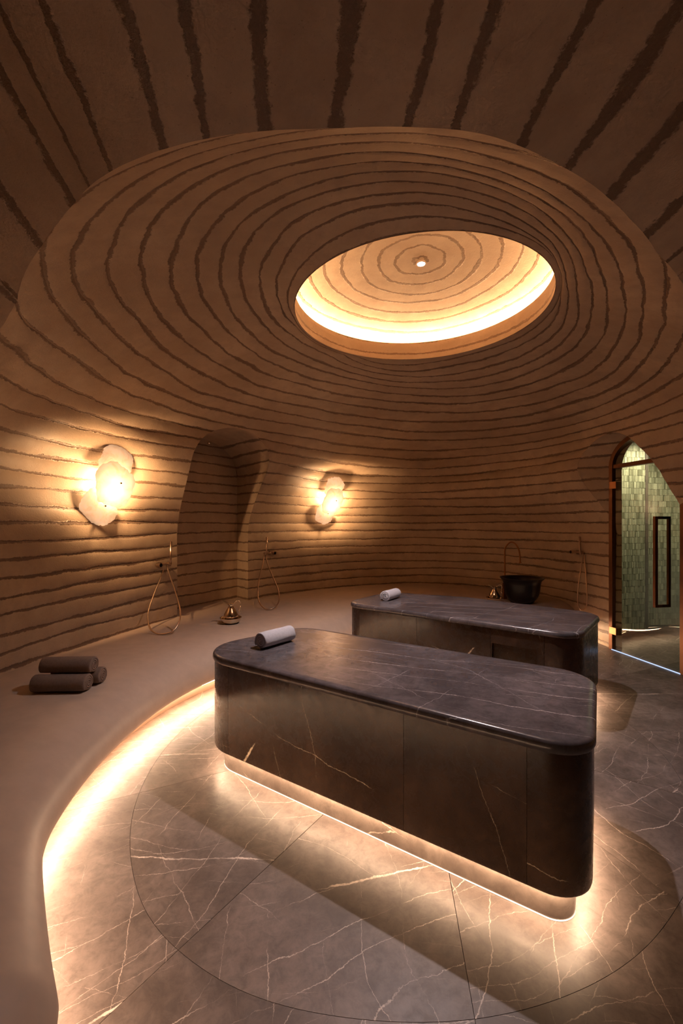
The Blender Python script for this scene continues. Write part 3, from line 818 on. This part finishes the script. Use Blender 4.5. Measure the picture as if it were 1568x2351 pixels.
# ------------------------------------------------------------------ hand showers
def wall_frame(px, k):
    """wall point seen at column px on layer k, with tangent and inward normal"""
    best = None
    for t in np.radians(np.arange(0, 200, .1)):
        r = float(RAD(t, k)); x = CX+r*math.cos(t); y = CY+r*math.sin(t)
        if y < .5: continue
        e = abs(784+1000*x/y-px)
        if best is None or e < best[0]: best = (e, t, x, y)
    _, t, x, y = best
    p1 = Vector(dome_pt(np.array(t+.01), np.array(float(k)))); p0 = Vector(dome_pt(np.array(t-.01), np.array(float(k))))
    tan = (p0-p1).normalized(); n = Vector((-tan.y, tan.x, 0)); c = Vector((x, y, 0))
    if n.dot(Vector((CX, CY, 0))-c) < 0: n = -n
    if tan.x < 0 and abs(tan.x) > .05: tan = -tan
    return Vector((x, y, float(ZF(k)))), tan, n
def wz(y, Y): return 1.6+(1200-y)/1000*Y
def shower(label, px_w, px_k, y_top, y_br, loop, flip, zk=4.5):
    """px_w wand column, px_k knob column, loop = (left, right, bottom y, bottom point or None)"""
    P, tan, n = wall_frame(px_w, zk)
    P.z = 0
    root = tag(empty('hand_shower', (P.x, P.y, 0)), label, 'shower', 'hand showers on the round wall')
    def at(u, o_, zz): return tan*u+n*o_+Vector((0, 0, zz))
    dpx = (tan.x*P.y-P.x*tan.y)/(P.y**2)*1000      # pixels per metre along the wall
    zt = wz(y_top, P.y); zb = wz(y_br, P.y)
    v, f = tube_vf([at(0, .055, zb-.03), at(0, .058, zb+.05), at(0, .06, zt)], [.010, .0125, .0135], 14); mesh('wand', v, f, M['nickel'], root)
    uk = (px_k-px_w)/dpx
    v, f = join([tube_vf([at(0, .0, zb), at(0, .068, zb)], .014, 14), tube_vf([at(0, .04, zb-.025), at(0, .04, zb+.02)], .02, 14)]); mesh('bracket', v, f, M['nickel'], root, auto=40)
    v, f = join([tube_vf([at(uk*.72, .0, zb-.005), at(uk*.72, .035, zb-.005)], .030, 20), tube_vf([at(uk*.72, .03, zb-.005), at(uk*.1, .03, zb-.005)], .013, 12)]); mesh('wall_valve', v, f, M['nickel'], root, auto=40)
    v, f = tube_vf([at(uk, .03, zb-.005), at(uk, .085, zb-.005)], .027, 22); kn = mesh('valve_knob', v, f, M['nickel'], root, auto=40)
    v, f = tube_vf([at(uk, .085, zb-.005), at(uk, .088, zb-.005)], .021, 22); mesh('knob_face', v, f, M['black'], kn, auto=40)
    Yw, Yb = P.y+n.y*.05, loop[0]
    y0 = loop[1][0][1]; yb = max(p[1] for p in loop[1]); pts = []
    for (qx, qy) in loop[1]:
        Yq = Yw+(Yb-Yw)*max(0, (qy-y0)/(yb-y0)); pts.append(Vector(((qx-784)/1000*Yq, Yq, wz(qy, Yq)))-Vector((P.x, P.y, 0)))
    v, f = tube_vf(catmull(pts, 7), .0085, 8); mesh('hose', v, f, M['nickel'], root)
    return root
# hose outlines as measured against the wall: distance of the lowest point, then the loop
H1 = [(376.5, 1302), (369, 1327.5), (355, 1361), (342, 1399), (339.5, 1424), (346, 1445), (361, 1455), (379, 1455), (397, 1449), (410, 1431), (414, 1409), (410, 1384), (399.5, 1348), (388, 1317), (383, 1299)]
H2 = [(606, 1274), (603.6, 1294), (594.6, 1330), (591.6, 1363), (596, 1384), (607.4, 1397), (620, 1398.5), (634, 1391), (640.6, 1376), (638, 1353), (626.5, 1325), (615, 1297), (609.4, 1275)]
H3 = [(1339, 1271), (1336, 1291), (1331, 1322), (1327, 1353), (1326, 1379), (1330, 1395.5), (1337, 1400), (1344, 1395.5), (1348, 1381), (1347, 1353), (1345, 1318), (1342, 1289), (1341, 1274)]
shower('hand shower with dangling hose on the wall left of the niche', 383, 357, 1243, 1293, (4.46, H1), False)
shower('hand shower with dangling hose on the wall right of the niche', 606, 623, 1233, 1270, (5.72, H2), True)
shower('hand shower with dangling hose on the wall beside the glass door', 1340, 1322, 1232, 1268, (5.85, H3), False)

# ------------------------------------------------------------------ alabaster wall lamps
def plate(seed, wd, hg, parent, c, tilt, dz, name='alabaster_plate'):
    rnd = random.Random(seed); n = 72; ph = rnd.random()*50
    rim = []
    for i in range(n):
        a = 2*PI*i/n
        q = 1+.15*noise.noise(Vector((math.cos(a)*1.7+ph, math.sin(a)*1.7, 0)))+.07*noise.noise(Vector((math.cos(a)*6+ph, math.sin(a)*6, 5)))+.05*noise.noise(Vector((math.cos(a)*19, math.sin(a)*19+ph, 5)))
        e = (abs(math.cos(a))**2.6+abs(math.sin(a))**2.6)**(-1/2.6)
        rim.append((math.cos(a)*wd/2*q*e, math.sin(a)*hg/2*q*e))
    V = []; F = []; th = .016
    R_ = Matrix.Rotation(tilt, 2)
    for side in (1, -1):
        for rr in (0.0, .35, .7, .93, 1.0):
            for (x, y) in rim:
                x2, y2 = R_ @ Vector((x*max(rr, .001), y*max(rr, .001)))
                thick = th/2*(1 if rr < .95 else .35)
                bow = .018*rr*rr
                V.append((c[0]+x2, c[1]+y2, dz-bow+side*thick+.0015*noise.noise(Vector((x2*14, y2*14, seed)))))
    for s_ in range(2):
        b0 = s_*5*n
        for q in range(4):
            for i in range(n):
                a = b0+q*n+i; b = b0+q*n+(i+1) % n; F.append((a, b, b+n, a+n) if s_ == 0 else (a, a+n, b+n, b))
    for i in range(n): a = 4*n+i; b = 4*n+(i+1) % n; F.append((a, a+5*n, b+5*n, b))
    return mesh(name, V, F, M['alabaster'], parent, True, auto=50)
def sconce(label, px, k, pxy, power, sd, th=None):
    if th is None: P, tan, n = wall_frame(px, k)
    else:
        P = Vector(dome_pt(np.array(th), np.array(k))); tan = (Vector(dome_pt(np.array(th+.01), np.array(k)))-P).normalized()
        n = Vector((-tan.y, tan.x, 0))
        if n.dot(Vector((CX, CY, 0))-P) < 0: n = -n
    up = Vector(dome_pt(np.array(math.atan2(P.y-CY, P.x-CX)), np.array(k+1.0)))-Vector(dome_pt(np.array(math.atan2(P.y-CY, P.x-CX)), np.array(k-1.0)))
    up.normalize(); P.z = wz(pxy, P.y) if pxy else 1.98
    nn = tan.cross(up).normalized()
    if nn.dot(n) < 0: nn = -nn
    tan = up.cross(nn).normalized()
    root = tag(empty('wall_lamp', P), label, 'wall lamp', 'alabaster wall lamps')
    Mx = Matrix((tan, up, nn)).transposed().to_4x4(); Mx.translation = P; root.matrix_world = Mx
    V, F = box_vf((0, 0, .012), (.10, .34, .045), Matrix.Rotation(-.35, 3, 'Z')); bevel(mesh('back_plate', V, F, M['brass'], root, False), .004)
    tl = -.22
    plate(sd, .38, .36, root, (-.125, -.225), tl-.2, .090)
    plate(sd+1, .36, .36, root, (.035, .225), tl, .090)
    plate(sd+2, .40, .44, root, (-.02, .0), tl, .150)
    for (x, y, zz) in ((.02, .02, .162), (-.09, -.215, .103)):
        v, f = tube_vf([(x, y, .03), (x, y, zz+.010)], .0035, 8); v2, f2 = tube_vf([(x, y, zz), (x, y, zz+.012)], .009, 14)
        V, F = join([(v, f), (v2, f2)]); mesh('fixing_pin', V, F, M['brass'], root, auto=40)
    for (x, y, zz, f_) in ((-.04, -.10, .075, .22), (.03, .10, .075, .22), (.01, .01, .114, 1.15)):
        lp = lamp('lamp_bulb', 'POINT', (0, 0, 0), power*f_, WARM, .025); lp.parent = root; lp.location = (x, y, zz)
    return root
sconce('larger-looking alabaster wall lamp of three plates left of the niche', 247, 10.6, 1112, P_SCONCE, 11)
sconce('alabaster wall lamp of three plates right of the niche, on the far wall', 757, 10.6, 1146, P_SCONCE*1.25, 31)

# niche downlight
nd = tag(empty('niche_downlight', (-1.75, 5.75, 2.64)), 'tiny round downlight at the top of the left niche', 'downlight')
v, f = lathe_vf([(.02, .03), (.02, 0), (.016, -.002), (.0005, -.001)], 20); mesh('lamp_body', v, f, M['brass'], nd)

# ------------------------------------------------------------------ door opening and glass door
right = tag(empty('wall_right'), kind='structure')
reveal(DOOR, .14, -.02, right)
# frame plane
A0 = Vector((3.435, 5.50)); B0 = Vector((3.605, 4.60)); DT = (B0-A0).normalized(); DN = Vector((DT.y, -DT.x))
if DN.x < 0: DN = -DN
WD = (B0-A0).length
door = tag(empty('door_1', (A0.x, A0.y, 0)), kind='structure')
def dp(u, o_, zz): q = DT*u+DN*o_; return Vector((q.x, q.y, zz))
def dbox(name, u0, u1, o0, o1, z0, z1, mat, parent, bv=.003):
    vs = [dp(u, o_, zz) for u in (u0, u1) for o_ in (o0, o1) for zz in (z0, z1)]
    fs = [(0, 1, 3, 2), (4, 6, 7, 5), (0, 4, 5, 1), (2, 3, 7, 6), (0, 2, 6, 4), (1, 5, 7, 3)]
    o = mesh(name, vs, fs, mat, parent, False); bevel(o, bv); return o
ZT, RISE = 2.30, .36
dbox('frame_jamb', -.045, .01, -.03, .07, 0, ZT, M['bronze'], door)
dbox('frame_jamb', WD-.01, WD+.045, -.03, .07, 0, ZT, M['bronze'], door)
dbox('frame_transom', 0, WD, -.02, .05, ZT-.02, ZT+.03, M['bronze'], door)
V = []; F = []; n = 40
for i in range(n+1):
    a = PI*i/n
    for ro, oo in ((0, -.03), (0, .07), (.055, .07), (.055, -.03)):
        V.append(dp(WD/2-(WD/2+.045-ro)*math.cos(a), oo, ZT+(RISE+.02-ro)*math.sin(a)))
for i in range(n):
    for j in range(4): a = i*4+j; b = i*4+(j+1) % 4; F.append((a, b, b+4, a+4))
mesh('frame_arch', V, F, M['bronze'], door, True, auto=40)
# filler wall round the arch
# glass
dbox('glass_pane', .02, WD-.015, .0, .010, .015, ZT-.025, M['glass'], door, .001)
V = [dp(WD/2-(WD/2-.01)*math.cos(PI*i/24), .005, ZT+.03+(RISE-.06)*math.sin(PI*i/24)) for i in range(25)]
mesh('fanlight_pane', V, [tuple(range(25))], M['glass'], door, False)
for zz in (2.07, .245):
    h = dbox('hinge', -.02, .085, -.045, .03, zz-.045, zz+.045, M['copper'], door)
# pull handle: square bar loop in front of the glass and one behind
def bar(u0, u1, o0, o1, z0, z1):
    vs = [dp(u, o_, zz) for u in (u0, u1) for o_ in (o0, o1) for zz in (z0, z1)]
    return vs, [(0, 1, 3, 2), (4, 6, 7, 5), (0, 4, 5, 1), (2, 3, 7, 6), (0, 2, 6, 4), (1, 5, 7, 3)]
V, F = join([bar(.655, .685, -.10, -.065, .66, 1.67), bar(.66, .685, -.07, .0, 1.64, 1.67), bar(.66, .685, -.07, .0, .66, .69),
             bar(.66, .685, .01, .08, 1.64, 1.67), bar(.66, .685, .01, .08, .66, .69), bar(.66, .685, .075, .105, .66, 1.67)])
ho = mesh('pull_handle', V, F, M['bronze'], door, False)
th = dbox('threshold_strip', 0, WD, -.035, -.022, .0, .008, M['threshold'], door, .001)

# ------------------------------------------------------------------ tiled steam room behind the door
tw = tag(empty('wall_tiled'), kind='structure')
TW_, TH_ = .026, .083
def tiled_wall(pts, z0, z1, rnd):
    P = [Vector(p) for p in pts]
    seglen = [0.]
    for i in range(len(P)-1): seglen.append(seglen[-1]+(P[i+1]-P[i]).length)
    tot = seglen[-1]
    def at(s_):
        s_ = max(0, min(tot-1e-6, s_))
        i = max(q for q in range(len(P)-1) if seglen[q] <= s_)
        t = (s_-seglen[i])/(seglen[i+1]-seglen[i]); d = (P[i+1]-P[i]).normalized()
        return P[i].lerp(P[i+1], t), Vector((-d.y, d.x))
    V = []; F = []; T = []; ph = 0
    nr = int((z1-z0)/TH_)
    for r in range(nr):
        s_ = -rnd.random()*TW_
        while s_ < tot:
            wdt = TW_*rnd.uniform(.85, 1.12); a, na = at(max(0, s_+.0012)); b, nb_ = at(min(tot, s_+wdt-.0012))
            za = z0+r*TH_+.0015+rnd.uniform(-.001, .001); zb = z0+(r+1)*TH_-.0015
            pr_ = rnd.uniform(.003, .008); tl = rnd.uniform(-.0025, .0025)
            base = len(V)
            for (p, nn_, q) in ((a, na, pr_+tl), (b, nb_, pr_-tl)):
                for zz in (za, zb):
                    V.append((p.x, p.y, zz)); V.append((p.x+nn_.x*q, p.y+nn_.y*q, zz))
            F += [(base+1, base+5, base+7, base+3), (base, base+1, base+3, base+2), (base+4, base+6, base+7, base+5), (base, base+4, base+5, base+1), (base+2, base+3, base+7, base+6)]
            T += [min(1, max(0, rnd.gauss(.5, .26)))]*8
            s_ += wdt
    return V, F, T
def tint_mesh(name, V, F, T, parent):
    me = bpy.data.meshes.new(name); me.from_pydata([tuple(v) for v in V], [], F); me.update()
    a = me.attributes.new('tint', 'FLOAT', 'POINT'); a.data.foreach_set('value', np.array(T, dtype=np.float32))
    return link(name, me, M['tile'], parent, False)
rnd = random.Random(4)
def curve2(pts, n=10): return [(p.x, p.y) for p in catmull([(x, y, 0) for x, y in pts], n)]
W1 = curve2([(3.56, 5.62), (3.68, 5.80), (3.90, 5.88), (4.12, 5.92)])[::-1]
W2 = curve2([(4.16, 6.06), (4.45, 6.14), (4.85, 6.12), (5.25, 5.9), (5.5, 5.5), (5.6, 4.9)])[::-1]
for pts in (W1, W2):
    V, F, T = tiled_wall(pts, .16, 2.95, rnd)
    # backing so the joints are closed
    o = tint_mesh('tile_rows', V, F, T, tw); o['kind'] = 'stuff'
    V = []; F = []
    for (x, y) in pts: V += [(x, y, .13), (x, y, 2.98)]
    for i in range(len(pts)-1): F.append((2*i, 2*i+2, 2*i+3, 2*i+1))
    mesh('tile_backing', V, F, M['joint'], tw, True)
V, F = join([box_vf((4.16, 6.00, 1.55), (.04, .13, 2.8)), box_vf((3.525, 5.76, 1.5), (.07, .44, 3.0))])
mesh('corner_pier', V, F, M['joint'], tw, False)
V, F = join([box_vf((4.75, 5.3, 3.02), (2.8, 3.2, .06)), box_vf((5.15, 3.95, 1.5), (1.7, .06, 3.1)), box_vf((4.13, 4.20, 1.5), (.60, .06, 3.1), Matrix.Rotation(-.9, 3, 'Z')), box_vf((6.0, 5.3, 1.5), (.06, 3.2, 3.1)), box_vf((4.75, 6.75, 1.5), (2.8, .06, 3.1))])
mesh('steam_room_shell', V, F, M['joint'], tw, False)
V = []; F = []
for q, (x, y) in enumerate(curve2([(3.58, 5.70), (3.90, 5.95), (4.2, 6.12), (4.7, 6.2), (5.3, 5.95), (5.6, 5.2)])):
    V += [(x, y-.04, .135), (x, y-.015, .120)]
    if q: F.append((2*q-2, 2*q, 2*q+1, 2*q-1))
mesh('light_strip', V, F, M['led_steam'], tw, False)

# ------------------------------------------------------------------ steam lying in the tiled room
m = bpy.data.materials.new('warm_steam'); m.use_nodes = True; nt = m.node_tree
for n_ in list(nt.nodes): nt.nodes.remove(n_)
vs_ = N(nt, 'ShaderNodeVolumeScatter'); vs_.inputs['Color'].default_value = (.95, .93, .85, 1)
hz = N(nt, 'ShaderNodeSeparateXYZ'); L(nt, N(nt, 'ShaderNodeNewGeometry').outputs['Position'], hz.inputs[0])
L(nt, mapr(nt, hz.outputs[2], .5, 1.5, .55, .0), vs_.inputs['Density'])
L(nt, vs_.outputs[0], N(nt, 'ShaderNodeOutputMaterial').inputs['Volume'])
v, f = [(3.78, 4.5, .02), (5.4, 4.5, .02), (5.4, 5.6, .02), (3.62, 5.6, .02)], None
V = [(x, y, zz) for zz in (.25, 1.5) for (x, y, _) in v]
F = [(3, 2, 1, 0), (4, 5, 6, 7), (0, 1, 5, 4), (1, 2, 6, 5), (2, 3, 7, 6), (3, 0, 4, 7)]
st = mesh('steam', V, F, m, None, False)
tag(st, 'thin steam hanging in the green tiled room behind the glass door', 'steam', kind='stuff')
